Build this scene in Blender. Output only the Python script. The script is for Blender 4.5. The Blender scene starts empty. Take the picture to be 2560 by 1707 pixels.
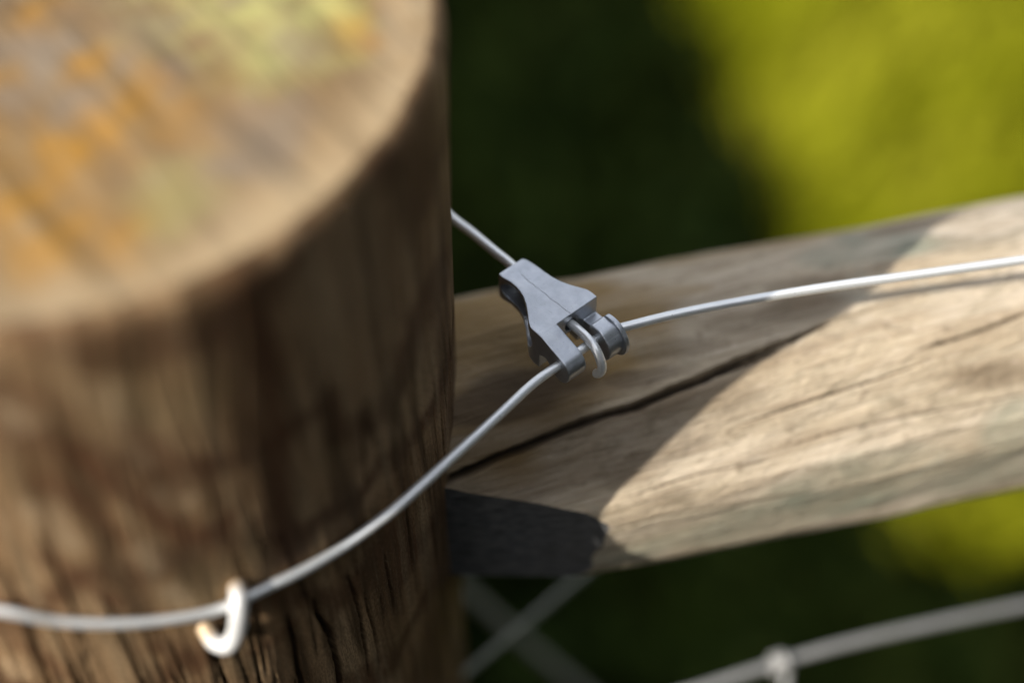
import bpy, bmesh, math, random
import numpy as np
from mathutils import Vector, Matrix, noise as mnoise

random.seed(7)
rng = np.random.default_rng(11)
S = bpy.context.scene
MM = 0.001
R = math.radians

# ------------------------------------------------------------------ camera
CAM = np.array([101.076, -323.36, 359.509])      # mm, post axis is x=y=0, wire height z=0
PITCH, ROLL, FPX = 0.847447, 0.002, 5200.0
Fv = np.array([0, math.cos(PITCH), -math.sin(PITCH)])
Rv = np.array([1.0, 0, 0]); Uv = np.cross(Rv, Fv)
Rr = math.cos(ROLL) * Rv + math.sin(ROLL) * Uv
Ur = -math.sin(ROLL) * Rv + math.cos(ROLL) * Uv
cd = bpy.data.cameras.new('camera')
cam = bpy.data.objects.new('camera', cd)
S.collection.objects.link(cam)
m = Matrix.Identity(4)
for i, col in enumerate((Rr, Ur, -Fv)):
    for k in range(3):
        m[k][i] = col[k]
m.translation = Vector(CAM * MM)
cam.matrix_world = m
cd.sensor_width = 36.0
cd.lens = FPX / 2560 * 36.0
cd.clip_start, cd.clip_end = 0.02, 200
cd.dof.use_dof = True
cd.dof.focus_distance = 0.477
cd.dof.aperture_fstop = 2.9
cd.dof.aperture_blades = 9
S.camera = cam

# ------------------------------------------------------------------ sky, sun, exposure
SUN_AZ, SUN_EL = 35.6, 34.0           # azimuth the light travels towards (from +X), elevation
w = bpy.data.worlds.new('World'); S.world = w; w.use_nodes = True
nt = w.node_tree
bg = nt.nodes['Background']
sky = nt.nodes.new('ShaderNodeTexSky'); sky.sky_type = 'NISHITA'
sky.sun_disc = False
sky.sun_elevation = R(SUN_EL)
sunvec = Vector((-math.cos(R(SUN_AZ)) * math.cos(R(SUN_EL)), -math.sin(R(SUN_AZ)) * math.cos(R(SUN_EL)), math.sin(R(SUN_EL))))
sky.sun_rotation = math.atan2(sunvec.x, sunvec.y)
sky.dust_density = 5.0; sky.ozone_density = 1.0
# broken white cloud over the whole sky
tc = nt.nodes.new('ShaderNodeTexCoord'); cn = nt.nodes.new('ShaderNodeTexNoise'); cr_ = nt.nodes.new('ShaderNodeValToRGB'); mx = nt.nodes.new('ShaderNodeMix')
mx.data_type = 'RGBA'; cn.inputs['Scale'].default_value = 2.6; cn.inputs['Detail'].default_value = 6; cn.inputs['Roughness'].default_value = .55
cr_.color_ramp.elements[0].position = .40; cr_.color_ramp.elements[1].position = .56
nt.links.new(tc.outputs['Generated'], cn.inputs['Vector']); nt.links.new(cn.outputs['Fac'], cr_.inputs[0])
rgba = [q for q in mx.inputs if q.type == 'RGBA']
nt.links.new(cr_.outputs[0], mx.inputs['Factor']); nt.links.new(sky.outputs[0], rgba[0]); rgba[1].default_value = (9.5, 9.7, 10.2, 1)
nt.links.new([q for q in mx.outputs if q.type == 'RGBA'][0], bg.inputs[0]); bg.inputs[1].default_value = 0.09
sd = bpy.data.lights.new('sun', 'SUN'); sd.energy = 4.4; sd.angle = R(0.53); sd.color = (1.0, 0.93, 0.82)
sun = bpy.data.objects.new('sun', sd); S.collection.objects.link(sun)
sun.rotation_euler = (-sunvec).to_track_quat('-Z', 'Y').to_euler()
vs = S.view_settings
vs.view_transform = 'Standard'; vs.look = 'None'; vs.gamma = 1; vs.use_curve_mapping = False
vs.exposure = 0.78
S.cycles.use_denoising = True
S.cycles.max_bounces = 8

# ------------------------------------------------------------------ pixel -> place helpers (photograph pixels, 2560 x 1707)
def ray(u, v):
    d = Fv * FPX + Rr * (u - 1280) - Ur * (v - 853.5)
    return d / np.linalg.norm(d)
def hit_z(u, v, z=0.0):
    d = ray(u, v); return CAM + d * ((z - CAM[2]) / d[2])
def hit_cyl(u, v, A, D, r):
    d = ray(u, v); wv = CAM - A
    dp = d - (d @ D) * D; wp = wv - (wv @ D) * D
    a, b, c = dp @ dp, 2 * dp @ wp, wp @ wp - r * r
    disc = max(b * b - 4 * a * c, 0.0)
    return CAM + d * ((-b - math.sqrt(disc)) / 2 / a)
PR = 88.0                                   # post radius
ZTOP = 92.5
ZAX = np.array([0, 0, 1.0]); ORG = np.zeros(3)
LA = np.array([150, 22.53, -56.54]); LD = np.array([1, .251, 0]); LD = LD / np.linalg.norm(LD); LR = 38.0
GROUND = -1000.0

# ------------------------------------------------------------------ object helpers
def link(o, parent=None, label=None, cat=None, group=None, kind=None):
    S.collection.objects.link(o)
    if parent: o.parent = parent
    if label: o['label'] = label
    if cat: o['category'] = cat
    if group: o['group'] = group
    if kind: o['kind'] = kind
    return o
def mesh_obj(name, verts, faces, mats, parent=None, smooth=True, fm=None, **kw):
    me = bpy.data.meshes.new(name)
    v = np.asarray(verts, float) * MM
    me.from_pydata(v.tolist(), [], faces)
    for mt in (mats if isinstance(mats, (list, tuple)) else [mats]): me.materials.append(mt)
    if smooth: me.polygons.foreach_set('use_smooth', np.ones(len(me.polygons), bool))
    if fm is not None: me.polygons.foreach_set('material_index', np.asarray(fm, dtype=np.int32))
    me.update()
    o = bpy.data.objects.new(name, me)
    return link(o, parent, **kw)
def empty(name, loc, **kw):
    o = bpy.data.objects.new(name, None); o.empty_display_size = 0.01
    o.location = Vector(loc) * MM
    return link(o, **kw)
def spline(pts, n):
    P = np.asarray(pts, float); k = len(P)
    ext = np.vstack([2 * P[0] - P[1], P, 2 * P[-1] - P[-2]])
    out = []
    for i in range(k - 1):
        p0, p1, p2, p3 = ext[i:i + 4]
        L = np.linalg.norm(p2 - p1); c = max(2, int(round(L / n)))
        # centripetal parameters keep tight bends round
        t0 = 0; t1 = t0 + max(np.linalg.norm(p1 - p0), 1e-6) ** .5
        t2 = t1 + max(np.linalg.norm(p2 - p1), 1e-6) ** .5; t3 = t2 + max(np.linalg.norm(p3 - p2), 1e-6) ** .5
        for t in np.linspace(t1, t2, c, endpoint=False):
            A1 = (t1 - t) / (t1 - t0) * p0 + (t - t0) / (t1 - t0) * p1
            A2 = (t2 - t) / (t2 - t1) * p1 + (t - t1) / (t2 - t1) * p2
            A3 = (t3 - t) / (t3 - t2) * p2 + (t - t2) / (t3 - t2) * p3
            B1 = (t2 - t) / (t2 - t0) * A1 + (t - t0) / (t2 - t0) * A2
            B2 = (t3 - t) / (t3 - t1) * A2 + (t - t1) / (t3 - t1) * A3
            out.append((t2 - t) / (t2 - t1) * B1 + (t - t1) / (t2 - t1) * B2)
    out.append(P[-1])
    return np.array(out)
def tube(path, rad, ns=16, cap=True, wob=0.0):
    P = np.asarray(path); n = len(P)
    T = np.gradient(P, axis=0); T /= np.linalg.norm(T, axis=1)[:, None]
    N = np.cross(T[0], [0, 0, 1.0]);
    if np.linalg.norm(N) < 1e-3: N = np.cross(T[0], [1.0, 0, 0])
    N /= np.linalg.norm(N)
    V = []; F = []
    rad = np.broadcast_to(np.asarray(rad, float), (n,))
    for i in range(n):
        N = N - (N @ T[i]) * T[i]; N /= np.linalg.norm(N)
        B = np.cross(T[i], N)
        for k in range(ns):
            a = 2 * math.pi * k / ns
            V.append(P[i] + rad[i] * (math.cos(a) * N + math.sin(a) * B))
    for i in range(n - 1):
        for k in range(ns):
            k2 = (k + 1) % ns
            F.append((i * ns + k, i * ns + k2, (i + 1) * ns + k2, (i + 1) * ns + k))
    if cap:
        for i, s, rev in ((0, -1, True), (n - 1, 1, False)):
            V.append(P[i] + T[i] * s * rad[i] * .45); c = len(V) - 1
            for k in range(ns):
                k2 = (k + 1) % ns
                f = (c, i * ns + k, i * ns + k2) if not rev else (c, i * ns + k2, i * ns + k)
                F.append(f)
    return V, F

# ------------------------------------------------------------------ material helpers
class M:
    def __init__(s, name):
        s.m = bpy.data.materials.new(name); s.m.use_nodes = True
        s.t = s.m.node_tree; s.b = s.t.nodes['Principled BSDF']
    def n(s, typ, **kw):
        o = s.t.nodes.new(typ)
        for k, v in kw.items():
            if k.startswith('i_'): o.inputs[k[2:].replace('_', ' ')].default_value = v
            else: setattr(o, k, v)
        return o
    def l(s, a, b): s.t.links.new(a, b)
    def coord(s, which='Object'): return s.n('ShaderNodeTexCoord').outputs[which]
    def map(s, src, scale=(1, 1, 1), rot=(0, 0, 0), loc=(0, 0, 0)):
        o = s.n('ShaderNodeMapping'); s.l(src, o.inputs[0])
        o.inputs['Scale'].default_value = scale; o.inputs['Rotation'].default_value = rot; o.inputs['Location'].default_value = loc
        return o.outputs[0]
    def noise(s, src, scale=5, detail=5, rough=.55, dist=0, out='Fac'):
        o = s.n('ShaderNodeTexNoise'); s.l(src, o.inputs['Vector'])
        o.inputs['Scale'].default_value = scale; o.inputs['Detail'].default_value = detail
        o.inputs['Roughness'].default_value = rough; o.inputs['Distortion'].default_value = dist
        return o.outputs[out]
    def ramp(s, src, stops, interp='LINEAR'):
        o = s.n('ShaderNodeValToRGB'); s.l(src, o.inputs[0]); cr = o.color_ramp; cr.interpolation = interp
        while len(cr.elements) < len(stops): cr.elements.new(.5)
        for e, (p, c) in zip(cr.elements, stops):
            e.position = p; e.color = (c, c, c, 1) if isinstance(c, (int, float)) else (*c, 1)
        return o.outputs[0]
    def mix(s, f, a, b, blend='MIX'):
        o = s.n('ShaderNodeMix', data_type='RGBA', blend_type=blend)
        for sock, v in ((o.inputs['Factor'], f), (o.inputs['A'], a), (o.inputs['B'], b)):
            if hasattr(v, 'is_output'): s.l(v, sock)
            elif isinstance(v, (int, float)) and sock.type == 'VALUE': sock.default_value = v
            else: sock.default_value = (*v, 1) if len(v) == 3 else v
        # colour mix uses the RGBA sockets
        return [q for q in o.outputs if q.type == 'RGBA'][0]
    def math(s, op, a, b=None, clamp=False):
        o = s.n('ShaderNodeMath', operation=op); o.use_clamp = clamp
        for i, v in enumerate((a, b)):
            if v is None: continue
            if hasattr(v, 'is_output'): s.l(v, o.inputs[i])
            else: o.inputs[i].default_value = v
        return o.outputs[0]
    def attr(s, name): return s.n('ShaderNodeAttribute', attribute_name=name).outputs['Fac']
    def bump(s, h, strength=.4, dist=.0004, prev=None):
        o = s.n('ShaderNodeBump'); o.inputs['Strength'].default_value = strength; o.inputs['Distance'].default_value = dist
        s.l(h, o.inputs['Height'])
        if prev is not None: s.l(prev, o.inputs['Normal'])
        return o.outputs[0]
    def done(s, col=None, rough=None, nrm=None, **kw):
        if col is not None:
            if hasattr(col, 'is_output'): s.l(col, s.b.inputs['Base Color'])
            else: s.b.inputs['Base Color'].default_value = (*col, 1)
        if rough is not None:
            if hasattr(rough, 'is_output'): s.l(rough, s.b.inputs['Roughness'])
            else: s.b.inputs['Roughness'].default_value = rough
        if nrm is not None: s.l(nrm, s.b.inputs['Normal'])
        for k, v in kw.items(): s.b.inputs[k.replace('_', ' ')].default_value = v
        return s.m

# wood of the post's side: UV in metres, u round the post, v up the grain
def wood_side():
    k = M('post_side_wood'); uv = k.n('ShaderNodeUVMap').outputs[0]
    warp = k.noise(k.map(uv, (1, .35, 1)), 22, 3, .5, 0, 'Color')
    wv = k.mix(.012, uv, warp, 'ADD')
    grain = k.noise(k.map(wv, (1, .045, 1)), 900, 6, .62)
    streak = k.noise(k.map(wv, (1, .06, 1)), 190, 4, .55)
    broad = k.noise(k.map(wv, (1, .22, 1)), 42, 4, .55, .6)
    # cathedral figure: annual rings cut by the round surface
    ring = k.n('ShaderNodeTexWave', wave_type='BANDS', bands_direction='Y')
    k.l(k.map(wv, (1, 1, 1), (0, 0, R(14))), ring.inputs['Vector'])
    ring.inputs['Scale'].default_value = 8.5; ring.inputs['Distortion'].default_value = 9; ring.inputs['Detail'].default_value = 3
    ring.inputs['Detail Scale'].default_value = 2.2; ring.inputs['Detail Roughness'].default_value = .5
    base = k.ramp(broad, [(.28, (0.125, 0.068, 0.031)), (.46, (0.255, 0.152, 0.075)), (.6, (0.330, 0.218, 0.118)), (.78, (0.410, 0.295, 0.178))])
    base = k.mix(k.ramp(ring.outputs['Fac'], [(.0, .85), (.25, .4), (.5, 0)]), base, (0.096, 0.041, 0.017))
    base = k.mix(k.ramp(streak, [(.36, .9), (.52, 0), (1, 0)]), base, (0.074, 0.041, 0.018))
    base = k.mix(k.ramp(streak, [(.55, 0), (.72, .45)]), base, (0.403, 0.306, 0.185))
    base = k.mix(k.ramp(grain, [(.34, .55), (.52, 0)]), base, (0.052, 0.031, 0.013))
    base = k.mix(k.ramp(grain, [(.58, 0), (.75, .4)]), base, (0.420, 0.323, 0.202))
    green = k.noise(uv, 26, 3, .5)
    base = k.mix(k.ramp(green, [(.55, 0), (.75, .22)]), base, (0.149, 0.139, 0.050))
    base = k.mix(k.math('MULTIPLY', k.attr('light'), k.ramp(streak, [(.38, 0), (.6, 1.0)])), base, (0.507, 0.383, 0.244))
    base = k.mix(k.math('MULTIPLY', k.attr('figure_shade'), k.ramp(grain, [(.35, 1.0), (.62, .62)])), base, (0.088, 0.032, 0.012))
    cr = k.attr('crack')
    base = k.mix(cr, base, (.012, .008, .005))
    h = k.math('ADD', k.math('MULTIPLY', grain, .6), k.math('MULTIPLY', streak, .8))
    fine = k.noise(k.map(uv, (1, .25, 1)), 2600, 3, .6)
    h = k.math('ADD', h, k.math('MULTIPLY', fine, .35))
    base = k.mix(k.ramp(fine, [(.35, .55), (.55, 0)]), base, (0.052, 0.032, 0.015))
    base = k.mix(k.ramp(fine, [(.6, 0), (.75, .35)]), base, (0.525, 0.408, 0.252))
    return k.done(base, .82, k.bump(h, 1.0, .0009), Specular_IOR_Level=.25)

def wood_rail():
    k = M('rail_wood'); uv = k.n('ShaderNodeUVMap').outputs[0]
    warp = k.noise(k.map(uv, (.3, 1, 1)), 24, 3, .5, 0, 'Color')
    wv = k.mix(.010, uv, warp, 'ADD')
    grain = k.noise(k.map(wv, (.04, 1, 1)), 700, 5, .6)
    streak = k.noise(k.map(wv, (.07, 1, 1)), 170, 5, .6)
    broad = k.noise(k.map(wv, (.30, 1, 1)), 48, 5, .6, .5)
    blot = k.noise(k.map(uv, (.55, 1, 1)), 60, 5, .62, .8)
    base = k.ramp(broad, [(.26, (.31, .24, .16)), (.45, (.49, .41, .30)), (.6, (.57, .49, .385)), (.76, (.62, .565, .485))])
    base = k.mix(k.ramp(streak, [(.30, .7), (.47, 0)]), base, (.27, .20, .13))
    base = k.mix(k.ramp(streak, [(.56, 0), (.72, .6)]), base, (.62, .55, .44))
    base = k.mix(k.ramp(grain, [(.36, .4), (.5, 0)]), base, (.25, .185, .12))
    base = k.mix(k.ramp(blot, [(.33, .75), (.44, 0)]), base, (.25, .215, .15))
    base = k.mix(k.ramp(blot, [(.60, 0), (.70, .5)]), base, (.40, .40, .33))
    spot = k.noise(k.map(uv, (.4, 1, 1)), 330, 4, .65, .4); fibre = k.noise(k.map(wv, (.03, 1, 1)), 1900, 3, .6)
    base = k.mix(k.ramp(spot, [(.30, .75), (.42, 0)]), base, (.20, .155, .105))
    base = k.mix(k.ramp(spot, [(.60, 0), (.70, .5)]), base, (.66, .56, .46))
    base = k.mix(k.ramp(fibre, [(.36, .5), (.5, 0)]), base, (.24, .185, .125))
    # golden sapwood near the post and along the upper side, grey-green tint low on the front
    base = k.mix(k.math('MULTIPLY', k.attr('gold'), k.ramp(broad, [(.3, 1.0), (.7, .7)])), base, (.25, .155, .05))
    base = k.mix(k.math('MULTIPLY', k.attr('grey_green'), k.ramp(blot, [(.3, 1.0), (.62, .35)])), base, (.25, .27, .21))
    base = k.mix(k.attr('stain_shade'), base, (.105, .072, .042))
    base = k.mix(k.attr('crack'), base, (.035, .025, .016))
    h = k.math('ADD', k.math('MULTIPLY', grain, .5), k.math('ADD', streak, k.math('MULTIPLY', blot, .5)))
    h = k.math('ADD', h, k.math('ADD', k.math('MULTIPLY', spot, .8), k.math('MULTIPLY', fibre, .4)))
    return k.done(base, .8, k.bump(h, 1.0, .0012), Specular_IOR_Level=.3)

def wood_cut():      # sawn end of the rail, darkened to blue-grey to paint in its shade
    k = M('sawn_end_wood'); co = k.coord()
    n1 = k.noise(k.map(co, (1, 1, 3)), 240, 5, .6); n2 = k.noise(co, 45, 3)
    col = k.ramp(n1, [(.3, (.03, .032, .035)), (.45, (.06, .062, .066)), (.62, (.11, .112, .115))])
    col = k.mix(k.ramp(n2, [(.4, 0), (.7, .5)]), col, (.06, .058, .055))
    return k.done(col, .85, k.bump(n1, .7, .0006))

def wood_top():
    k = M('post_top_wood'); co = k.coord()
    rot = k.map(co, (1, 1, 1), (0, 0, R(-38)))
    saw = k.noise(k.map(rot, (1, .12, 1)), 260, 5, .6)
    wide = k.noise(k.map(rot, (1, .35, 1)), 60, 5, .6, .5)
    blot = k.noise(co, 55, 5, .6, .6)
    base = k.ramp(wide, [(.28, (.09, .056, .026)), (.45, (.155, .10, .048)), (.6, (.19, .13, .068)), (.76, (.215, .16, .098))])
    base = k.mix(k.ramp(saw, [(.32, .35), (.5, 0)]), base, (.10, .058, .03))
    base = k.mix(k.ramp(saw, [(.56, 0), (.72, .4)]), base, (.29, .23, .15))
    base = k.mix(k.ramp(blot, [(.34, .5), (.45, 0)]), base, (.15, .125, .10))
    base = k.mix(k.math('MULTIPLY', k.attr('rim'), .85), base, (.33, .25, .15))
    o_n = k.ramp(k.noise(co, 130, 4, .6), [(.3, .35), (.55, 1.0)])
    base = k.mix(k.math('MULTIPLY', k.attr('orange'), o_n, True), base, (.28, .14, .018))
    base = k.mix(k.math('MULTIPLY', k.attr('lime'), o_n, True), base, (.31, .295, .11))
    base = k.mix(k.attr('greyish'), base, (.165, .14, .115))
    h = k.math('ADD', saw, wide)
    return k.done(base, .85, k.bump(h, .8, .0012), Specular_IOR_Level=.2)

def galvanised(name, base=(.86, .885, .90), rough=.31, metal=.6):
    k = M(name); co = k.coord()
    n1 = k.noise(co, 700, 4, .6); n2 = k.noise(co, 130, 4, .6)
    col = k.mix(k.ramp(n2, [(.35, .3), (.6, 0)]), base, tuple(.78 * c for c in base))
    col = k.mix(k.ramp(n1, [(.55, 0), (.75, .12)]), col, tuple(min(1, 1.15 * c) for c in base))
    rg = k.ramp(n1, [(.3, rough - .04), (.7, rough + .05)])
    h = k.math('ADD', n1, k.math('MULTIPLY', n2, .8))
    return k.done(col, rg, k.bump(h, .08, .00006), Metallic=metal)

def zinc_clip():
    k = M('zinc_casting'); co = k.coord()
    n1 = k.noise(co, 1500, 4, .65); n2 = k.noise(co, 260, 5, .6); n3 = k.noise(co, 90, 3)
    col = k.ramp(n2, [(.3, (.40, .43, .475)), (.52, (.475, .505, .555)), (.72, (.54, .57, .61))])
    col = k.mix(k.ramp(n1, [(.62, 0), (.74, .5)]), col, (.66, .68, .71))
    col = k.mix(k.ramp(n3, [(.35, .35), (.55, 0)]), col, (.38, .395, .42))
    # mould parting line along the top and the front face, in the clip's own frame (mm / 1000)
    sx = k.n('ShaderNodeSeparateXYZ'); k.l(co, sx.inputs[0])
    jag = k.noise(co, 420, 4, .7)
    off = k.math('ADD', k.math('SUBTRACT', sx.outputs[1], .0012), k.math('MULTIPLY', k.math('SUBTRACT', jag, .5), .0016))
    d = k.math('ABSOLUTE', off)
    line = k.math('SUBTRACT', 1.0, k.math('DIVIDE', d, .00016), True)
    gate = k.math('MULTIPLY', k.math('GREATER_THAN', sx.outputs[0], -.0235), k.math('LESS_THAN', sx.outputs[0], -.0055))
    gate = k.math('MULTIPLY', gate, k.math('GREATER_THAN', sx.outputs[2], -.001))
    line = k.math('MULTIPLY', line, gate)
    line = k.math('MULTIPLY', line, k.ramp(k.noise(co, 260, 3), [(.36, .15), (.52, 1)]))
    col = k.mix(k.math('MULTIPLY', line, .14), col, (.16, .165, .17))
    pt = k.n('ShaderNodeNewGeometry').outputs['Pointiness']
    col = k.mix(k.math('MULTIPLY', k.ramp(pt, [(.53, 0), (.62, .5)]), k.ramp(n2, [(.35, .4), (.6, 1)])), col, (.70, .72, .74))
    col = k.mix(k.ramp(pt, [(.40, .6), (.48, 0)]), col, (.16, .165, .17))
    pit = k.ramp(k.noise(co, 900, 2, .5), [(.28, 1), (.36, 0)])
    col = k.mix(k.math('MULTIPLY', pit, .12), col, (.20, .205, .21))
    h = k.math('SUBTRACT', k.math('ADD', k.math('MULTIPLY', n1, .5), n2), k.math('MULTIPLY', pit, .3))
    b1 = k.bump(h, .4, .00014)
    b2 = k.bump(line, .5, .0002, b1)
    return k.done(col, k.ramp(n1, [(.3, .27), (.7, .40)]), b2, Metallic=.88)

def leafy(name, c1, c2, c3, rough=.5, spec=.25):
    k = M(name)
    r = k.attr('tone'); col = k.ramp(r, [(0, c1), (.5, c2), (1, c3)])
    return k.done(col, rough, Specular_IOR_Level=spec)

MAT = dict(side=wood_side(), top=wood_top(), rail=wood_rail(), cut=wood_cut(), wire=galvanised('galvanised_wire'),
           shade_wire=galvanised('shade_toned_wire', (.25, .26, .215), .6, .3), dim=galvanised('grey_netting_wire', (.40, .40, .40), .5, .6),  # crossing wires get a darkened base to paint in their shade
           staple=galvanised('bright_galvanised_staple', (.68, .69, .70), .58, .35), clip=zinc_clip(),
           grass=leafy('sunny_grass', (.13, .14, .003), (.21, .228, .005), (.33, .325, .022), .7, .05),
           shade_ivy=leafy('shade_dark_ivy_leaf', (.003, .007, .001), (.005, .010, .001), (.009, .013, .002), .8, .04),  # near-black leaf colour paints in the background shade
           shade_hedge=leafy('shade_hedge_leaf', (.02, .03, .008), (.03, .045, .012), (.05, .06, .02)))
sm = MAT['staple'].node_tree; an_ = sm.nodes.new('ShaderNodeAttribute'); an_.attribute_name = 'leg_orange'; mm_ = sm.nodes.new('ShaderNodeMix'); mm_.data_type = 'RGBA'
bs = sm.nodes['Principled BSDF']; src = bs.inputs['Base Color'].links[0].from_socket; rg_ = [q for q in mm_.inputs if q.type == 'RGBA']
sm.links.new(an_.outputs['Fac'], mm_.inputs['Factor']); sm.links.new(src, rg_[0]); rg_[1].default_value = (.52, .34, .15, 1)
sm.links.new([q for q in mm_.outputs if q.type == 'RGBA'][0], bs.inputs['Base Color'])
k = M('stem_bark'); MAT['bark'] = k.done(k.ramp(k.noise(k.coord(), 60, 4), [(.3, (.04, .03, .02)), (.7, (.10, .075, .05))]), .9)
k = M('ground_soil')
nn = k.noise(k.coord(), 14, 6, .6)
MAT['ground'] = k.done(k.ramp(nn, [(.3, (.008, .009, .002)), (.55, (.016, .015, .004)), (.8, (.03, .025, .008))]), .95, k.bump(nn, .6, .02))

# ------------------------------------------------------------------ numeric noise for mesh relief
def vnoise(x, y, seed=0):
    x = np.asarray(x, float); y = np.asarray(y, float)
    xi = np.floor(x).astype(np.int64); yi = np.floor(y).astype(np.int64)
    def h(a, b):
        n = (a * 374761393 + b * 668265263 + seed * 982451653) & 0x7fffffff
        n = ((n ^ (n >> 13)) * 1274126177) & 0x7fffffff
        return ((n ^ (n >> 16)) & 0xffff) / 65535.0
    fx = x - xi; fy = y - yi; fx = fx * fx * (3 - 2 * fx); fy = fy * fy * (3 - 2 * fy)
    return (h(xi, yi) * (1 - fx) + h(xi + 1, yi) * fx) * (1 - fy) + (h(xi, yi + 1) * (1 - fx) + h(xi + 1, yi + 1) * fx) * fy - .5
def poly_dist(X, Y, pts):
    best = np.full(X.shape, 1e9); tt = np.zeros(X.shape); L = 0
    P = np.asarray(pts, float); seg = np.linalg.norm(np.diff(P, axis=0), axis=1); tot = seg.sum()
    for i in range(len(P) - 1):
        a, b = P[i], P[i + 1]; d = b - a
        t = np.clip(((X - a[0]) * d[0] + (Y - a[1]) * d[1]) / (d @ d), 0, 1)
        dd = np.hypot(X - a[0] - t * d[0], Y - a[1] - t * d[1])
        mk = dd < best
        best = np.where(mk, dd, best); tt = np.where(mk, (L + t * seg[i]) / tot, tt); L += seg[i]
    return best, tt
def grooves(X, Y, cracks, seed):
    depth = np.zeros(X.shape); mask = np.zeros(X.shape)
    for i, (pts, wd, dp, taper) in enumerate(cracks):
        d, t = poly_dist(X, Y, pts)
        if taper == 2: prof = np.clip(np.minimum(t, 1 - t) * 5, 0, 1) ** .6
        elif taper == 1: prof = np.clip((1 - t) * 3, 0, 1) ** .6
        else: prof = np.ones_like(t)
        ww = np.maximum(wd * prof * (1 + .5 * vnoise(X * .5, Y * .5, seed + i)), .05)
        g = np.clip(1 - d / ww, 0, 1)
        depth = np.maximum(depth, dp * np.minimum(g * 2.2, 1) * prof)
        mask = np.maximum(mask, np.clip(g * 2.0 - .35, 0, 1) * np.clip(prof * 1.5, 0, 1))
    return depth, mask
def set_attr(o, name, vals):
    a = o.data.attributes.new(name, 'FLOAT', 'POINT'); a.data.foreach_set('value', np.asarray(vals, np.float32).ravel())
def set_uv(o, U, V):
    me = o.data; uvl = me.uv_layers.new(name='UVMap')
    li = np.zeros(len(me.loops), np.int32); me.loops.foreach_get('vertex_index', li)
    arr = np.stack([np.asarray(U).ravel()[li], np.asarray(V).ravel()[li]], 1)
    uvl.data.foreach_set('uv', arr.astype(np.float32).ravel())
def grid_faces(nr, nc, wrap=False):
    F = []
    for i in range(nr - 1):
        for j in range(nc - (0 if wrap else 1)):
            j2 = (j + 1) % nc
            F.append((i * nc + j, i * nc + j2, (i + 1) * nc + j2, (i + 1) * nc + j))
    return F

# ------------------------------------------------------------------ ground
Sx = 40000
gx = np.concatenate([[-Sx, -6000], np.linspace(-2400, 2800, 60), [6000, Sx]])
gy = np.concatenate([[-Sx, -6000], np.linspace(-2400, 4000, 60), [8000, Sx]])
GX, GY = np.meshgrid(gx, gy)
GZ = GROUND + 40 * vnoise(GX / 420, GY / 420, 3) + 14 * vnoise(GX / 120, GY / 120, 4)
def gz(x, y): return GROUND + 40 * vnoise(x / 420, y / 420, 3) + 14 * vnoise(x / 120, y / 120, 4)
mesh_obj('ground', np.stack([GX, GY, GZ], -1).reshape(-1, 3), grid_faces(len(gy), len(gx)), MAT['ground'], kind='structure')

# ------------------------------------------------------------------ fence post
post = empty('fence_post', (0, 0, GROUND), label='thick round weathered timber fence post, sawn top with orange and green lichen', cat='fence post')
def surf_uv(px):        # photograph pixel -> (arc length, height) on the post's side
    P = hit_cyl(px[0], px[1], ORG, ZAX, PR); return (PR * math.atan2(P[1], P[0]), P[2])
pc = []
def crack(pxs, wpx, depth, taper=2): pc.append(([surf_uv(q) for q in pxs], wpx / 11.3 * .5, depth, taper))
crack([(959, 1380), (969, 1440), (979, 1491), (986, 1540)], 7, 1.6)
crack([(862, 1425), (887, 1491), (901, 1542), (908, 1588), (916, 1640), (922, 1700)], 11, 2.4)
crack([(908, 1470), (920, 1529), (933, 1572), (943, 1625), (950, 1680)], 7, 1.6)
crack([(780, 1490), (800, 1545), (823, 1577), (839, 1626), (851, 1707), (860, 1760)], 20, 4.0, 2)
crack([(716, 1530), (728, 1570), (737, 1600), (744, 1664), (760, 1720), (772, 1780)], 17, 3.6, 2)
crack([(950, 1485), (959, 1545)], 5, 1)
crack([(1078, 1290), (1083, 1320), (1090, 1375), (1092, 1420)], 7, 1.6)
crack([(510, 1550), (536, 1610), (552, 1673), (566, 1707), (585, 1770)], 11.25, 3.2)
crack([(600, 1500), (625, 1575), (639, 1646), (650, 1700), (662, 1760)], 9.75, 3.0)
crack([(5, 1400), (30, 1455), (60, 1530), (90, 1620), (126, 1707), (150, 1770)], 10.5, 3.0)
crack([(255, 1480), (298, 1575), (330, 1645), (362, 1715), (380, 1760)], 9, 2.6)
crack([(110, 1510), (160, 1620), (207, 1715), (225, 1760)], 6.75, 2)
crack([(420, 1590), (450, 1660), (478, 1740)], 6, 1.8)
crack([(1148, 850), (1151, 900), (1152, 960), (1151, 1040)], 9, 2.2)
crack([(1131, 1010), (1136, 1060), (1142, 1100), (1143, 1150)], 6, 1.4)
crack([(820, 900), (830, 1050), (838, 1190)], 12, 1.6)
crack([(900, 1010), (907, 1120), (912, 1210)], 9, 1.4)
crack([(1010, 1180), (1020, 1290), (1030, 1380), (1034, 1450)], 6, 1.2)
crack([(1060, 1420), (1066, 1520), (1070, 1620)], 6, 1.2)
def lean(px):
    (a0_, z0_), (a1_, z1_) = surf_uv(px[0]), surf_uv(px[-1]); return (a1_ - a0_) / (z1_ - z0_)
LEAN = float(np.mean([lean(q) for q in ([(800, 1545), (851, 1707)], [(728, 1570), (760, 1720)], [(552, 1673), (585, 1770)], [(60, 1530), (126, 1707)], [(298, 1575), (362, 1715)], [(887, 1491), (908, 1588)])]))
print('grain lean', LEAN)
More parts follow.
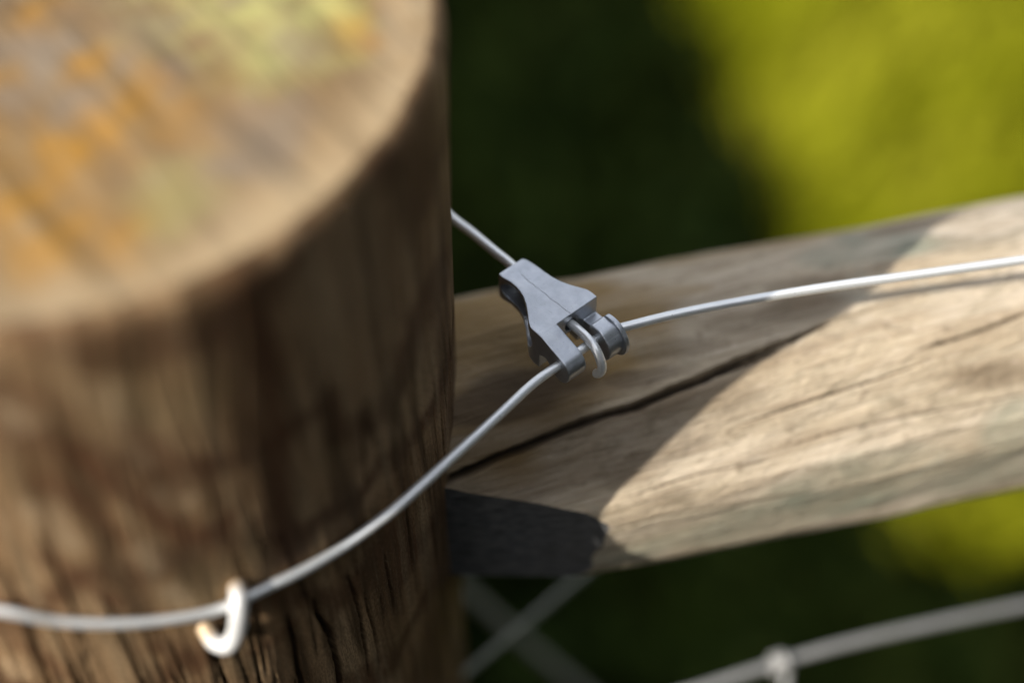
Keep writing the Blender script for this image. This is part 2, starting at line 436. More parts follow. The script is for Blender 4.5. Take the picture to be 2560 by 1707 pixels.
for _ in range(110):                 # hairline checks
    a_, z_ = PR * random.uniform(-R(112), R(8)), random.uniform(-140, 60)
    L_ = random.uniform(8, 42); k_ = LEAN + random.uniform(-.05, .05)
    pc.append(([(a_, z_), (a_ + k_ * L_ * .5 + random.uniform(-.5, .5), z_ + L_ * .5), (a_ + k_ * L_, z_ + L_)], random.uniform(.14, .36), random.uniform(.4, 1.1), 2))
psi = np.concatenate([np.linspace(-R(118), R(24), 640, endpoint=False), np.linspace(R(24), R(242), 90, endpoint=False)])
zz = np.concatenate([[GROUND - 150, GROUND, -800, -600, -450, -330, -250, -200, -170], np.linspace(-150, ZTOP - 6, 190), ZTOP - 6 + 6 * np.sin(np.linspace(.12, 1, 7) * math.pi / 2) ])
PS, ZZ = np.meshgrid(psi, zz)
ARC = PR * PS
dep, mask = grooves(ARC, ZZ, pc, 40)
wrapn = np.cos(PS) * 3, np.sin(PS) * 3
rad = PR + 1.1 * vnoise(wrapn[0] + 10, wrapn[1] + ZZ / 400, 5) - .0
rel = .9 * vnoise(ARC / 9 - ZZ * .012, ZZ / 150, 6) + .45 * vnoise(ARC / 3.1 - ZZ * .03, ZZ / 60, 8) + .22 * vnoise(ARC / 1.1, ZZ / 26, 9)
rad = rad + rel * .75 - dep
edge = np.clip((ZZ - (ZTOP - 6)) / 6, 0, 1)
rad = rad - (1 - np.sqrt(np.clip(1 - edge ** 2, 0, 1))) * 3.2
V = np.stack([rad * np.cos(PS), rad * np.sin(PS), ZZ], -1).reshape(-1, 3) - np.array([0, 0, GROUND])
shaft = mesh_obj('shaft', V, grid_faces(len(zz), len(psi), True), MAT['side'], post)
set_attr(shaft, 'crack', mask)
def band(lst, wpx, seed):
    m_ = np.zeros(ARC.shape)
    for pts_, s_ in lst:
        d_, t_ = poly_dist(ARC, ZZ, [surf_uv(q) for q in pts_])
        m_ = np.maximum(m_, s_ * np.exp(-(d_ / (wpx / 11.3 * (1 + .7 * vnoise(ARC / 5, ZZ / 9, seed)))) ** 2) * np.clip(np.minimum(t_, 1 - t_) * 6, 0, 1))
    return m_
set_attr(shaft, 'figure_shade', np.clip(np.maximum(band([([(90, 1050), (190, 1130), (273, 1200), (382, 1287), (470, 1342), (546, 1320), (601, 1265), (640, 1190)], 1), ([(0, 1150), (90, 1190), (180, 1230), (300, 1330), (360, 1400)], .7),
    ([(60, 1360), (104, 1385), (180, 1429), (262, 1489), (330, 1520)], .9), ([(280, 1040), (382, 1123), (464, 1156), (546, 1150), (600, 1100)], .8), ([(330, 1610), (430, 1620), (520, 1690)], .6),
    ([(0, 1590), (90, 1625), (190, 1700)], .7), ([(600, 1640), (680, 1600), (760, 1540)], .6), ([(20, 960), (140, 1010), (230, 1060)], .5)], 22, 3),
    band([([(600, 650), (650, 820), (680, 1010), (696, 1180), (706, 1330), (715, 1440), (722, 1500)], .9), ([(880, 1010), (890, 1100), (900, 1180)], .25)], 40, 9)), 0, 1))  # broad band: dark wood plus painted shade where the sunlit side ends
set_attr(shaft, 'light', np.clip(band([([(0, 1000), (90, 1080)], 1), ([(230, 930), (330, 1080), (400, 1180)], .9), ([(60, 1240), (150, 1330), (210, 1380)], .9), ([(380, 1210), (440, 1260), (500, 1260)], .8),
    ([(430, 1450), (480, 1500), (520, 1510)], 1), ([(560, 1620), (620, 1660), (650, 1700)], .8), ([(0, 1640), (60, 1700)], .8), ([(960, 900), (975, 1030), (985, 1110)], .6), ([(1090, 500), (1100, 800), (1110, 1000)], .35), ([(1110, 930), (1120, 1100), (1122, 1250)], .5), ([(330, 1350), (420, 1430)], .6)], 34, 5), 0, 1) * .7)  # pale grain; bands by the right edge paint in rim light
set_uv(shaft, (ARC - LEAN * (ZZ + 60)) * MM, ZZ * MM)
# sawn top with lichen
rr = np.concatenate([np.linspace(0, 80, 55), np.linspace(81.5, 86, 4)])
ph = np.linspace(0, 2 * math.pi, 180, endpoint=False)
PHI, RR = np.meshgrid(ph, rr)
rim_r = np.interp(ph, np.mod(np.concatenate([psi]), 2 * math.pi)[np.argsort(np.mod(psi, 2 * math.pi))], rad[-1][np.argsort(np.mod(psi, 2 * math.pi))])
sc = rim_r[None, :] / 86.0
TX, TY = RR * sc * np.cos(PHI), RR * sc * np.sin(PHI)
ca, sa = math.cos(R(-38)), math.sin(R(-38))
tz = ZTOP + .02 + np.where(RR < 85.9, 1.3 * vnoise((TX * ca - TY * sa) / 5, (TX * sa + TY * ca) / 34, 21) + 1.2 * vnoise(TX / 16, TY / 16, 22), 0) * np.clip((86 - RR) / 6, 0, 1)
TV = np.stack([TX, TY, tz - GROUND], -1).reshape(-1, 3)
top = mesh_obj('sawn_top', TV, grid_faces(len(rr), len(ph), True), MAT['top'], post, label='sawn end-grain top with orange and lime lichen patches')
def spots(lst):
    m_ = np.zeros(TX.shape)
    for u, v, rp, s in lst:
        P = hit_z(u, v, ZTOP); rmm = rp / 13.0
        d = np.hypot(TX - P[0], (TY - P[1]) * .8) / (rmm * 1.35) + .9 * vnoise(TX / 5, TY / 5, int(u) + 31)
        m_ = np.maximum(m_, s * np.clip(1.25 - d, 0, 1))
    return m_
set_attr(top, 'orange', spots([(150, 370, 75, 1), (225, 170, 45, .9), (310, 270, 95, .75), (50, 500, 90, .8), (170, 585, 75, .7), (290, 590, 75, .6), (880, 60, 60, 1), (60, 640, 50, .6), (580, 260, 70, .35), (90, 40, 60, .5), (-150, 250, 160, .7), (420, 330, 90, .4)]))
set_attr(top, 'lime', spots([(620, 35, 120, .9), (670, 150, 70, .8), (770, 20, 130, .95), (420, 480, 80, .4), (520, 20, 90, .6), (620, -80, 200, .8), (430, 560, 60, .35)]))
set_attr(top, 'greyish', spots([(90, 140, 90, .6), (200, 260, 60, .5), (650, 330, 90, .5), (740, 120, 60, .4), (30, 240, 60, .5), (360, 90, 80, .3)]))
set_attr(top, 'rim', np.clip((RR - 70) / 12, 0, 1) * (.75 + .5 * vnoise(PHI * 9, RR / 6, 5)))

# ------------------------------------------------------------------ rail (round log notched into the post's right side)
LB = np.cross([0, 0, 1.0], LD); LB /= np.linalg.norm(LB)          # horizontal, away from the camera
def log_uv(px):
    P = hit_cyl(px[0], px[1], LA, LD, LR); d = P - LA
    return (d @ LD, LR * math.atan2(d @ np.array([0, 0, 1.0]), -(d @ LB)))       # alpha 0 = towards the camera, up positive
lc = []
def lcrack(pxs, wpx, depth, taper=2): lc.append(([log_uv(q) for q in pxs], wpx / 9.9 * .5, depth, taper))
lcrack([(1100, 1214), (1146, 1193), (1250, 1143), (1337, 1108), (1424, 1069), (1510, 1037), (1597, 1013), (1684, 974), (1762, 944), (1857, 896), (2000, 837), (2096, 792)], 26, 5.5, 1)
lcrack([(1597, 1016), (1700, 972), (1780, 940), (1880, 905), (1960, 870)], 12, 2.6)
lcrack([(1940, 858), (2060, 806), (2200, 757), (2330, 722)], 5, 1.2)
lcrack([(1830, 1072), (2000, 1015), (2180, 955), (2340, 897)], 7, 1.2)
lcrack([(2000, 1112), (2200, 1062), (2400, 1022), (2600, 982)], 6, 1.1)
lcrack([(2290, 875), (2420, 838), (2600, 770)], 9, 1.8)
lcrack([(1560, 1250), (1750, 1190), (1950, 1150)], 5, .8)
lcrack([(2100, 1250), (2300, 1190), (2560, 1140)], 5, .8)
lcrack([(1500, 1340), (1650, 1300), (1850, 1262)], 5, .8)
lcrack([(2150, 640), (2350, 600), (2560, 552)], 6, .9)
ss = np.concatenate([np.linspace(-100, 145, 230), np.linspace(150, 900, 60)])
al = np.concatenate([np.linspace(-R(85), R(130), 460, endpoint=False), np.linspace(R(130), R(275), 40, endpoint=False)])
AL, SS = np.meshgrid(al, ss)
LAR = LR * AL
ldep, lmask = grooves(SS, LAR, lc, 80)
lrad = LR + 1.0 * vnoise(SS / 60, AL * 1.4, 12) + .7 * vnoise(SS / 22 , LAR / 11 - SS * .03, 13) + .5 * vnoise(SS / 40, LAR / 4 - SS * .05, 14) + .18 * vnoise(SS / 12, LAR / 1.5, 15) - ldep
# hewn flats along the front and the top
lflat = np.full(AL.shape, 1e3)
for a_, d_ in ((-8, 35.9), (37, 36.3), (80, 36.6)):
    c_ = np.cos(AL - R(a_)); lflat = np.where(c_ > .5, np.minimum(lflat, d_ / np.maximum(c_, .5)), lflat)
lrad = np.minimum(lrad + ldep, lflat + .5 * vnoise(SS / 18, LAR / 5 - SS * .04, 16) + .25 * vnoise(SS / 7, LAR / 1.6, 17)) - ldep
LV = LA + SS[..., None] * LD + (lrad * np.cos(AL))[..., None] * (-LB) + (lrad * np.sin(AL))[..., None] * np.array([0, 0, 1.0])
rail_root = LA + LD * 60
rail = empty('fence_rail', rail_root, label='weathered round rail with a long dark crack and an angled cut end beside the post', cat='fence rail')
F = grid_faces(len(ss), len(al), True)
n0 = len(SS.ravel())
rb = mesh_obj('log', LV.reshape(-1, 3) - rail_root, F, [MAT['rail'], MAT['cut']], rail)
set_attr(rb, 'crack', lmask)
# wood tints; the stain mask also paints shade into the post's shadow wedge
pxs = np.stack([LV[..., 0], LV[..., 1], LV[..., 2]], -1)
def blob(lst, seed):
    m_ = np.zeros(SS.shape)
    for u, v, ls, la, s in lst:
        s0, a0 = log_uv((u, v)); d = np.hypot((SS - s0) / ls, (LAR - a0) / la) + .8 * vnoise(SS / 14, LAR / 6, seed)
        m_ = np.maximum(m_, s * np.clip((1.3 - d) * 1.7, 0, 1))
    return m_
set_attr(rb, 'gold', np.maximum(blob([(1220, 800, 38, 24, 1), (1450, 690, 34, 9, .6), (1200, 950, 30, 22, 1), (1330, 880, 26, 14, .9), (1300, 1000, 24, 12, .7), (1900, 612, 30, 6, .6), (1180, 1120, 20, 9, .6)], 51), 0))
set_attr(rb, 'grey_green', blob([(2250, 1235, 60, 8, .9), (1900, 1330, 40, 6, .8), (2480, 1190, 40, 9, .9), (2180, 610, 16, 8, .8), (1660, 1375, 30, 5, .5), (2150, 1180, 24, 5, .5), (2540, 1060, 10, 8, .7)], 52))
set_attr(rb, 'stain_shade', blob([(1240, 1010, 18, 6, .9), (1330, 960, 18, 5, .8), (1300, 1180, 30, 9, .55), (1500, 1130, 30, 8, .5), (1650, 1060, 24, 6, .45), (1250, 1100, 26, 6, .5), (1640, 935, 10, 2.5, .5), (1700, 870, 14, 3, .4), (2000, 760, 12, 4, .5), (2290, 560, 12, 4, .6), (1560, 940, 6, 2, .6), (2470, 940, 14, 5, .5), (2000, 715, 10, 3, .4), (1850, 800, 9, 4, .35), (1690, 1240, 6, 3, .3)], 53))
set_uv(rb, (SS) * MM, (LAR - .10 * SS) * MM)
# angled cut: plane through three photographed points of its edge
c1, c2, c3 = hit_cyl(1150, 1225, LA, LD, LR), hit_cyl(1455, 1300, LA, LD, LR), np.array([117.3, -21.0, -73.0])
def slice_off(o, co, no, root):
    bm = bmesh.new(); bm.from_mesh(o.data)
    r = bmesh.ops.bisect_plane(bm, geom=bm.verts[:] + bm.edges[:] + bm.faces[:], plane_co=Vector((co - root) * MM), plane_no=Vector(no), clear_outer=True)
    ed = [e for e in r['geom_cut'] if isinstance(e, bmesh.types.BMEdge)]
    f = bmesh.ops.contextual_create(bm, geom=ed)
    fs = list(f['faces']) or [g for g in bmesh.ops.triangle_fill(bm, edges=ed, use_beauty=False)['geom'] if isinstance(g, bmesh.types.BMFace)]
    for g in fs: g.material_index = 1; g.smooth = False
    print('cap', len(ed), len(fs), [round(g.calc_area() * 1e6) for g in fs][:5])
    bmesh.ops.triangulate(bm, faces=[g for g in fs if len(g.verts) > 4])
    bm.to_mesh(o.data); bm.free()
# a vertical paring cut that tapers the rail's front towards the post
c2b = c2 + 0
d_h = np.array([-.985, .115, 0]); d_h /= np.linalg.norm(d_h)
CUT_N = np.array([-.18, -.93, -.32]); CUT_N /= np.linalg.norm(CUT_N)
nrm = np.cross(c2 - c1, c3 - c1); nrm /= np.linalg.norm(nrm)
if nrm[1] > 0: nrm = -nrm
print('cut plane normal', nrm, c1, c2, c3)
slice_off(rb, np.array([118., -22., -72.5]), np.array([0, -.45, -.893]), rail_root)       # underside pared flat towards the post
slice_off(rb, c2 + np.array([-.5, .9, 0]), nrm, rail_root)

# ------------------------------------------------------------------ fence wire: one length, right span -> clip -> round the post -> clip hook
OC = np.array([118.018, -7.502, 0.0])                       # clip frame origin: where hook wire crosses the line wire
EA = np.array([math.cos(R(-48)), math.sin(R(-48)), 0]); EB = np.array([-EA[1], EA[0], 0]); EC = np.array([0, 0, 1.0])
def cl(a, b, c): return OC + a * EA + b * EB + c * EC
def hug(u, v, r):      # point of the pixel's line of sight at radius r from the post axis (wire lying on the wood)
    return hit_cyl(u, v, ORG, ZAX, r)
WR = 1.12
right = [hit_z(u, v) for u, v in [(2560, 650), (2286, 688), (2068, 718), (1850, 754), (1687, 786), (1570, 815)]]
dirR = (right[0] - right[1]) / np.linalg.norm(right[0] - right[1])
path = [right[0] + dirR * 700, right[0] + dirR * 250] + right
path += [cl(.1, 7, 0), cl(0, 0, 0), cl(0, -7.5, 0)]
path += [hit_z(u, v) for u, v in [(1340, 953), (1250, 1035), (1143, 1132), (1060, 1207)]]
path += [hug(u, v, PR + WR + d_) for u, v, d_ in [(980, 1277, 3.4), (871, 1357, 1.0), (775, 1415, .7), (675, 1464, .6), (546, 1522, .5), (437, 1545, .5), (300, 1557, .5), (150, 1552, .6), (0, 1525, .7)]]
last = path[-1]; a0 = math.atan2(last[1], last[0]); z0 = last[2]
for f in np.linspace(.08, 1, 14):
    an = a0 - f * (2 * math.pi + a0 - R(48)); path.append(np.array([(PR + WR + .8) * math.cos(an), (PR + WR + .8) * math.sin(an), z0 + (2.0 - z0) * f]))
path += [hit_z(1125, 540, 2), hit_z(1180, 582, 2), hit_z(1235, 627, 2), hit_z(1280, 663, 2)]
path += [cl(-20, 2.2, 1.8), cl(-13, 1.8, 1.6), cl(-7, 1.45, 1.5), cl(-3, 1.05, 2.0), cl(0, .65, 2.3), cl(2.4, .35, 1.9), cl(4.4, .1, .4), cl(5.45, .05, -1.8), cl(5.4, .05, -3.8), cl(4.4, .1, -5.6), cl(3.7, .1, -6.2)]
P = spline(path, 1.2)
V, F = tube(P, WR, 18)
mesh_obj('fence_wire', V, F, MAT['wire'], label='galvanised wire in sharp focus, wrapped round the post and ending in a hook', cat='wire')

# ------------------------------------------------------------------ clip
clip = empty('wire_clip', OC, label='grey cast metal wire clip joining the looped wire beside the post', cat='wire clip')
clip.rotation_euler = (0, 0, R(-48))
def prism(poly, b0, b1):
    n = len(poly); V = [(a, b0, c) for a, c in poly] + [(a, b1, c) for a, c in poly]
    F = [tuple(range(n)), tuple(range(2 * n - 1, n - 1, -1))] + [(i, i + n, (i + 1) % n + n, (i + 1) % n) for i in range(n)]
    return V, F
def to_bm(parts):
    bm = bmesh.new()
    for V, F in parts:
        vs_ = [bm.verts.new(Vector(v) * MM) for v in V]
        for f in F: bm.faces.new([vs_[i] for i in f])
    bmesh.ops.recalc_face_normals(bm, faces=bm.faces[:])
    return bm
def temp(parts):
    bm = to_bm(parts); me = bpy.data.meshes.new('t'); bm.to_mesh(me); bm.free()
    o = bpy.data.objects.new('t', me); S.collection.objects.link(o); return o
def smooth_poly(poly, n=3, keep=()):
    P = [np.array(q, float) for q in poly]
    for _ in range(n):
        Q = []
        for i in range(len(P)):
            a, b = P[i], P[(i + 1) % len(P)]
            Q += [a * .75 + b * .25, a * .25 + b * .75]
        P = Q
    return [tuple(q) for q in P]
sec = [(-27.4, -2.2, 4.4, -1.9, 4.5), (-27.0, -2.7, 5.0, -2.4, 4.9), (-25.6, -2.8, 5.4, -2.6, 5), (-23, -2.35, 5.7, -2.7, 5), (-20.5, -2.5, 5.8, -2.9, 5), (-18, -3.2, 6.0, -3.1, 5), (-15.5, -4.5, 6.6, -3.5, 5),
       (-13, -6.3, 7.6, -4.2, 5), (-11.2, -7.7, 8.6, -4.9, 5), (-9.8, -8.5, 9.3, -5.5, 5), (-8.4, -8.7, 9.55, -5.9, 5), (-6.4, -8.7, 9.5, -6.0, 5)]
def dens(sec, step=.6):
    A = np.array(sec); t = np.arange(len(A)); tn = np.linspace(0, len(A) - 1, 50)
    return [[np.interp(q, t, A[:, k_]) for k_ in range(5)] for q in tn]
bv = []; bf = []
for a, b0, b1, c0, c1_ in dens(sec):
    bv += [(a, b0, c0), (a, b1, c0), (a, b1, c1_), (a, b0, c1_)]
ns_ = len(bv) // 4
for i in range(ns_ - 1):
    for j in range(4): bf.append((4 * i + j, 4 * i + (j + 1) % 4, 4 * i + 4 + (j + 1) % 4, 4 * i + 4 + j))
bf += [(0, 1, 2, 3), (4 * ns_ - 1, 4 * ns_ - 2, 4 * ns_ - 3, 4 * ns_ - 4)]
body = temp([(bv, bf)])
def ell(c, r, rot=0, n=28):
    V = []; F = []
    for i in range(n // 2 + 1):
        th = math.pi * i / (n // 2)
        for j in range(n):
            f = 2 * math.pi * j / n
            x, y, z = r[0] * math.sin(th) * math.cos(f), r[1] * math.sin(th) * math.sin(f), r[2] * math.cos(th)
            V.append((c[0] + x * math.cos(rot) - y * math.sin(rot), c[1] + x * math.sin(rot) + y * math.cos(rot), c[2] + z))
    for i in range(n // 2):
        for j in range(n): F.append((i * n + j, i * n + (j + 1) % n, (i + 1) * n + (j + 1) % n, (i + 1) * n + j))
    bm = bmesh.new(); vs_ = [bm.verts.new(Vector(v) * MM) for v in V]
    for f in F: bm.faces.new([vs_[i] for i in f])
    bmesh.ops.remove_doubles(bm, verts=bm.verts[:], dist=1e-6)
    bmesh.ops.recalc_face_normals(bm, faces=bm.faces[:])
    me = bpy.data.meshes.new('t'); bm.to_mesh(me); bm.free()
    o = bpy.data.objects.new('t', me); S.collection.objects.link(o); return o
def cyl_a(a0, a1, b, c, r, n=24):
    V = []
    for a in (a0, a1): V += [(a, b + r * math.cos(2 * math.pi * i / n), c + r * math.sin(2 * math.pi * i / n)) for i in range(n)]
    F = [tuple(range(n)), tuple(range(2 * n - 1, n - 1, -1))] + [(i, (i + 1) % n, (i + 1) % n + n, i + n) for i in range(n)]
    return temp([(V, F)])
def box(a0, a1, b0, b1, c0, c1_):
    V = [(a, b, c) for a in (a0, a1) for b in (b0, b1) for c in (c0, c1_)]
    return V, [(0, 1, 3, 2), (4, 6, 7, 5), (0, 4, 5, 1), (2, 3, 7, 6), (0, 2, 6, 4), (1, 5, 7, 3)]
cutters = [ell((-19.4, -2.8, 1.25), (7.0, 5.4, 3.05), R(-6)), ell((-13.6, -6.0, .1), (5.4, 5.4, 3.7), R(-34)),
           ell((-20.0, 8.6, 1.3), (6.3, 3.6, 2.6), R(6)), cyl_a(-12, -5, 1.35, 1.35, 1.75), temp([box(-10.5, -5, -2.6, 3.6, -7, -1.0)]), cyl_a(-30, -24, 2.9, 2.0, 1.4)]
for c_ in cutters:
    md = body.modifiers.new('b', 'BOOLEAN'); md.operation = 'DIFFERENCE'; md.object = c_; md.solver = 'EXACT'
dg = bpy.context.evaluated_depsgraph_get(); dg.update()
me_body = bpy.data.meshes.new_from_object(body.evaluated_get(dg))
for o in cutters + [body]: bpy.data.objects.remove(o)
arm = smooth_poly([(-9.4, 5.0), (-6.8, 5.02), (-5.2, 4.75), (-2.6, 3.7), (.4, 2.85), (2.6, 1.9), (3.7, 0), (3.6, -2.2), (2.6, -4.2), (.4, -4.9), (-1.6, -4.1), (-2.6, -2.6), (-3.6, -1.3), (-5, -1.0), (-8.5, -3)], 2)
fin = smooth_poly([(1.06 * q[0] + .1, 1.06 * q[1]) for q in [(-2.2, 3.5), (-.2, 3.55), (1.2, 3.5), (2.7, 2.6), (4.3, .9), (4.7, -1.4), (3.9, -3.6), (2, -4.7), (0, -4.9), (-1.8, -3.9), (-2.4, -1.8), (-2.5, .8)]], 2)
fl0 = [(-1.7, 3.95), (.2, 4.2), (2.0, 4.0), (3.9, 2.9), (5.3, 1.0), (5.8, -1.4), (5.1, -3.9), (3.0, -5.4), (.6, -5.5), (-1.2, -4.0), (-1.9, -1.6), (-2.1, 1.2)]
fl = smooth_poly([(1.05 * q[0], 1.05 * q[1]) for q in fl0], 2)
def voxel(name, bm, vox, it, mat, parent):
    me = bpy.data.meshes.new(name); bm.to_mesh(me); bm.free()
    o = bpy.data.objects.new(name, me); S.collection.objects.link(o)
    r_ = o.modifiers.new('r', 'REMESH'); r_.mode = 'VOXEL'; r_.voxel_size = vox * MM; r_.use_smooth_shade = True
    s_ = o.modifiers.new('s', 'SMOOTH'); s_.factor = .5; s_.iterations = it
    dg = bpy.context.evaluated_depsgraph_get(); dg.update()
    m2 = bpy.data.meshes.new_from_object(o.evaluated_get(dg)); bpy.data.objects.remove(o)
    m2.materials.clear(); m2.materials.append(mat)
    m2.polygons.foreach_set('use_smooth', np.ones(len(m2.polygons), bool))
    q = bpy.data.objects.new(name, m2); return link(q, parent)
bm = to_bm([prism(arm, -8.65, -3.25), box(-7.2, -1.2, 5.2, 9.2, -5.6, .2), prism(fin, 3.15, 7.4)])
bm.from_mesh(me_body)
bmesh.ops.triangulate(bm, faces=bm.faces[:])
voxel('body', bm, .13, 9, MAT['clip'], clip)
voxel('end_flange', to_bm([prism(fl, 7.3, 8.5)]), .12, 3, MAT['clip'], clip)

# ------------------------------------------------------------------ staple that pins the wire to the post
def on_post(u, v, d=0.0): return hit_cyl(u, v, ORG, ZAX, PR + d)
s1, s2 = on_post(592, 1462), on_post(512, 1560)
nav = (s1 + s2) / 2; nav[2] = 0; nav /= np.linalg.norm(nav)
sp = spline([s1 - nav * 9, s1 - nav * .5, on_post(596, 1490, 3.2), on_post(596, 1535, 5.2), on_post(590, 1580, 5.6), on_post(567, 1613, 5.0), on_post(538, 1605, 3.2), on_post(518, 1578, .8), s2 - nav * 3, s2 - nav * 10], .6)
V, F = tube(sp, 1.9, 18)
st_o = mesh_obj('fence_staple', V, F, MAT['staple'], label='bright galvanised staple holding the wire to the front of the post', cat='staple')

q_ = np.linalg.norm(sp[:, :2], axis=1) - PR                      # orange tint fades away from the wood
set_attr(st_o, 'leg_orange', np.concatenate([np.repeat(np.clip(1.1 - q_ / 3.0, 0, .75), 18), [1, 1]]))
# ------------------------------------------------------------------ netting below
def at_depth(u, v, dep):
    d = Fv * FPX + Rr * (u - 1280) - Ur * (v - 853.5); return CAM + d * (dep / FPX)
net = empty('netting_wire', at_depth(1950, 1655, 594), label='blurred lower netting wire with a knot at the bottom right', cat='wire')
org = np.array(net.location) / MM
pts = [at_depth(u, v, dp_) for u, v, dp_ in [(1300, 1850, 580), (1740, 1722, 588), (1950, 1655, 594), (2100, 1612, 598), (2350, 1555, 606), (2560, 1512, 614)]]
d_ = (pts[-1] - pts[-2]) / np.linalg.norm(pts[-1] - pts[-2]); pts.append(pts[-1] + d_ * 500)
V, F = tube(spline(pts, 3), 1.4, 12); mesh_obj('line_wire', np.array(V) - org, F, MAT['dim'], net)
kp = at_depth(1950, 1655, 594); e1 = (pts[3] - pts[1]) / np.linalg.norm(pts[3] - pts[1]); e2 = np.cross(e1, [0, 0, 1.0]); e3 = np.cross(e1, e2)
coil = [kp + e1 * (t * 5.2 - 2.6) + 2.2 * (math.cos(t * 5 * math.pi) * e2 + math.sin(t * 5 * math.pi) * e3) for t in np.linspace(0, 1, 40)]
V, F = tube(np.array(coil), 1.1, 10); mesh_obj('knot', np.array(V) - org, F, MAT['dim'], net)
stay = [kp + e1 * 3 - np.array([0, 0, 3.0]), kp + e1 * 3.5 - np.array([0, 0, 40.0]), kp + e1 * 2 - np.array([0, 0, 300.0]), kp - np.array([0, 0, 640.0])]
V, F = tube(spline(stay, 8), 1.25, 10); mesh_obj('stay_wire', np.array(V) - org, F, MAT['wire'], net)
def cross_wire(name, px, rad_, label):
    pts = [at_depth(*q) for q in px]
    V, F = tube(spline(pts, 4), rad_, 12); mesh_obj(name, V, F, MAT['shade_wire'], label=label, cat='wire')
cross_wire('brace_wire', [(1010, 1335, 690), (1180, 1490, 705), (1310, 1605, 715), (1450, 1722, 725), (1700, 1930, 745), (2300, 2430, 800)], 2.1, 'pale blurred diagonal wire descending rightwards below the cut end of the rail')
cross_wire('brace_wire', [(940, 1860, 560), (1130, 1710, 585), (1220, 1635, 597), (1310, 1560, 609), (1372, 1508, 617), (1560, 1350, 640)], 1.1, 'dark blurred diagonal wire rising rightwards below the cut end of the rail')

# ------------------------------------------------------------------ vegetation
def leaves(name, pos, size, aspect, mat, parent=None, up=.5, tone=None, **kw):
    n = len(pos); pos = np.asarray(pos)
    nrm_ = rng.normal(size=(n, 3)); nrm_[:, 2] = np.abs(nrm_[:, 2]) + up; nrm_ /= np.linalg.norm(nrm_, axis=1)[:, None]
    t = rng.normal(size=(n, 3)); t -= (t * nrm_).sum(1)[:, None] * nrm_; t /= np.linalg.norm(t, axis=1)[:, None]
    b = np.cross(nrm_, t); L = size * rng.uniform(.6, 1.25, n)[:, None]; W = L * aspect
    V = np.stack([pos - t * L * .5, pos + b * W * .5 - t * L * .1 + nrm_ * L * .06, pos + t * L * .5 - nrm_ * L * .12, pos - b * W * .5 - t * L * .1 + nrm_ * L * .06], 1).reshape(-1, 3)
    i = np.arange(n)[:, None] * 4
    F = np.concatenate([i + [0, 1, 2], i + [0, 2, 3]]).tolist()
    root = np.array(parent.location) / MM if parent else np.zeros(3)
    o = mesh_obj(name, V - root, F, mat, parent, smooth=False, **kw)
    tn = rng.uniform(0, 1, n) if tone is None else tone
    set_attr(o, 'tone', np.repeat(tn, 4)); return o
# boundary between shade-coloured ivy and sunlit grass on the ground (mm)
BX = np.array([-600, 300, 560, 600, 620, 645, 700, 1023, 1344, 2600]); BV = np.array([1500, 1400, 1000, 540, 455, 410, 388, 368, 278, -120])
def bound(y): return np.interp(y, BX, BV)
# grass
n = 34000
x = rng.uniform(100, 1500, n); y = rng.uniform(480, 2600, n)
keep = x > bound(y) - 12 + 24 * vnoise(x / 40, y / 40, 9); x, y = x[keep], y[keep]; n = len(x)
base = np.stack([x, y, gz(x, y)], -1)
hgt = rng.uniform(45, 120, n)[:, None]; an = rng.uniform(0, 2 * math.pi, n)
lean = np.stack([np.cos(an), np.sin(an), np.zeros(n)], -1) * rng.uniform(.15, .9, n)[:, None]
side = np.stack([-np.sin(an + .6), np.cos(an + .6), np.zeros(n)], -1) * rng.uniform(2.5, 5, n)[:, None]
mid = base + np.array([0, 0, .62]) * hgt + lean * hgt * .35; tip = base + np.array([0, 0, .9]) * hgt + lean * hgt
GV = np.stack([base - side, base + side, mid + side * .8, mid - side * .8, tip], 1).reshape(-1, 3)
i = np.arange(n)[:, None] * 5
GF = (i + [0, 1, 2, 3]).tolist() + (i + [3, 2, 4]).tolist()
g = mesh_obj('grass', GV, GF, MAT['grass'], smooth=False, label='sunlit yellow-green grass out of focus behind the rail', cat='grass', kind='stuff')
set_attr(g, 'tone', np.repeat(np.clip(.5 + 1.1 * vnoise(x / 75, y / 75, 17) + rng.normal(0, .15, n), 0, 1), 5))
# dark leaves added so their colour deepens the background shade
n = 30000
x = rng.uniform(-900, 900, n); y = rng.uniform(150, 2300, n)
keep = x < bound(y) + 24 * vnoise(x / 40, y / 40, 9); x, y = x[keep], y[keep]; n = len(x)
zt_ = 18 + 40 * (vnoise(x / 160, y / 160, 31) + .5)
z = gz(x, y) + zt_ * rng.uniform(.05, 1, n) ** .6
leaves('shade_ivy', np.stack([x, y, z], -1), 52, .85, MAT['shade_ivy'], label='added ivy covering the ground behind the post', cat='shade_ivy', kind='stuff')
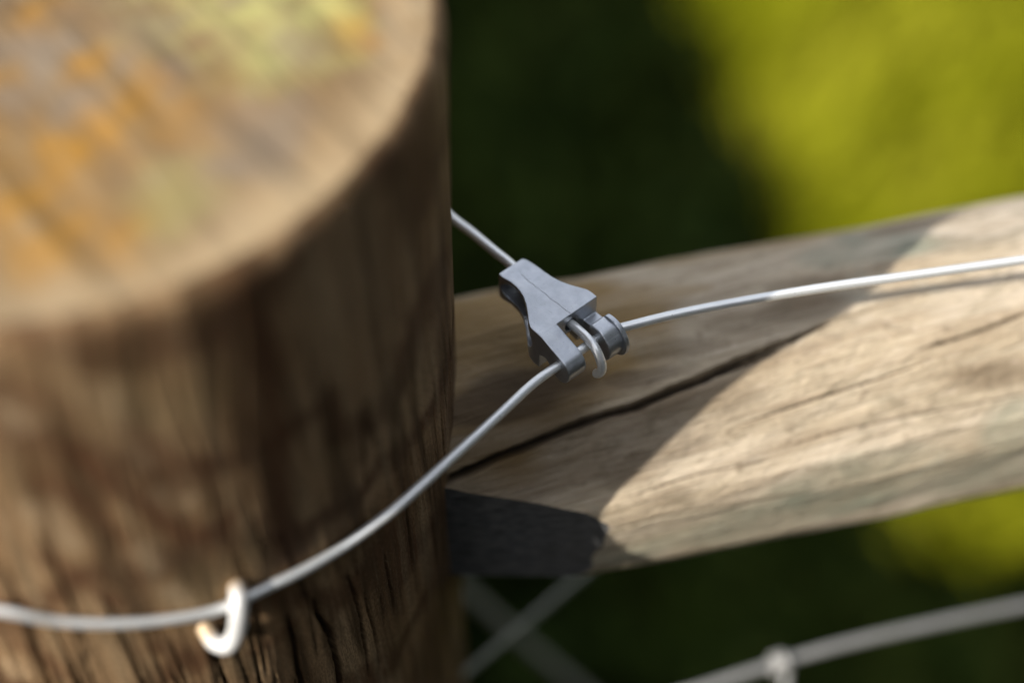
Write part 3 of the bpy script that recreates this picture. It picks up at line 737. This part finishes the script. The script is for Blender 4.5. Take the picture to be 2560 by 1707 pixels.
# hedge added out of view left of the fence to throw shade on the ground
hx0, hy0 = -830., 200.
shade_hedge = empty('shade_hedge', (hx0 - 250, hy0, GROUND), label='unseen added hedge left of the fence, shading the ivy behind the post', cat='shade_hedge')
n = 15000
hy = rng.uniform(-1100, 1900, n); f = rng.uniform(0, 1, n)
edge_x = np.interp(hy, [-1100, -300, -147, 192, 513, 1900], [-600, -690, -820, -875, -970, -1360])
top_h = np.interp(hy, [-1100, -420, -160, 1900], [1060, 1000, 880, 880])
hx = edge_x - f * 520
hz = GROUND + rng.uniform(.02, 1, n) * (top_h + 50 * vnoise(hx / 90, hy / 90, 3) - 20)
leaves('crown', np.stack([hx, hy, hz], -1), 95, .8, MAT['shade_hedge'], shade_hedge, up=.1)
for q in range(9):
    yq = -1000 + q * 345.; xq = float(np.interp(yq, [-1100, -300, 513, 1900], [-560, -640, -909, -1300])) - 260
    st = spline([(xq, yq, GROUND - 30), (xq + 20, yq + 25, GROUND + 350), (xq - 25, yq - 10, GROUND + 850)], 60)
    V, F = tube(st, np.linspace(17, 7, len(st)), 8); mesh_obj('stem', np.array(V) - np.array(shade_hedge.location) / MM, F, MAT['bark'], shade_hedge)

# tall hedges added out of view, right and near side, to block low sky
def sky_block_hedge(p0, p1, thick, h, n, label):
    p0, p1 = np.array(p0, float), np.array(p1, float); L = np.linalg.norm(p1 - p0); e = (p1 - p0) / L; q = np.array([-e[1], e[0]])
    root = empty('shade_hedge', ((p0 + p1)[0] / 2, (p0 + p1)[1] / 2, GROUND), label=label, cat='shade_hedge')
    t = rng.uniform(0, L, n); f = rng.uniform(-.5, .5, n) * thick
    xy = p0 + t[:, None] * e + f[:, None] * q
    z = GROUND + rng.uniform(.01, 1, n) * (h + 260 * vnoise(t / 300, f / 300, 8))
    leaves('crown', np.column_stack([xy, z]), 130, .8, MAT['shade_hedge'], root, up=.1)
    for i in range(int(L / 700)):
        c = p0 + e * (350 + 700 * i)
        st = spline([(c[0], c[1], GROUND - 30), (c[0] + 40, c[1] + 30, GROUND + h * .4), (c[0] - 30, c[1] - 20, GROUND + h * .8)], 120)
        V, F = tube(st, np.linspace(32, 12, len(st)), 8); mesh_obj('stem', np.array(V) - np.array(root.location) / MM, F, MAT['bark'], root)
sky_block_hedge((1700, -1300), (2300, 2000), 600, 3200, 7000, 'unseen added sky-blocking hedge standing to the right of the rail')
sky_block_hedge((-700, -1500), (2000, -1500), 400, 3000, 6000, 'unseen added sky-blocking hedge on the near side of the fence')
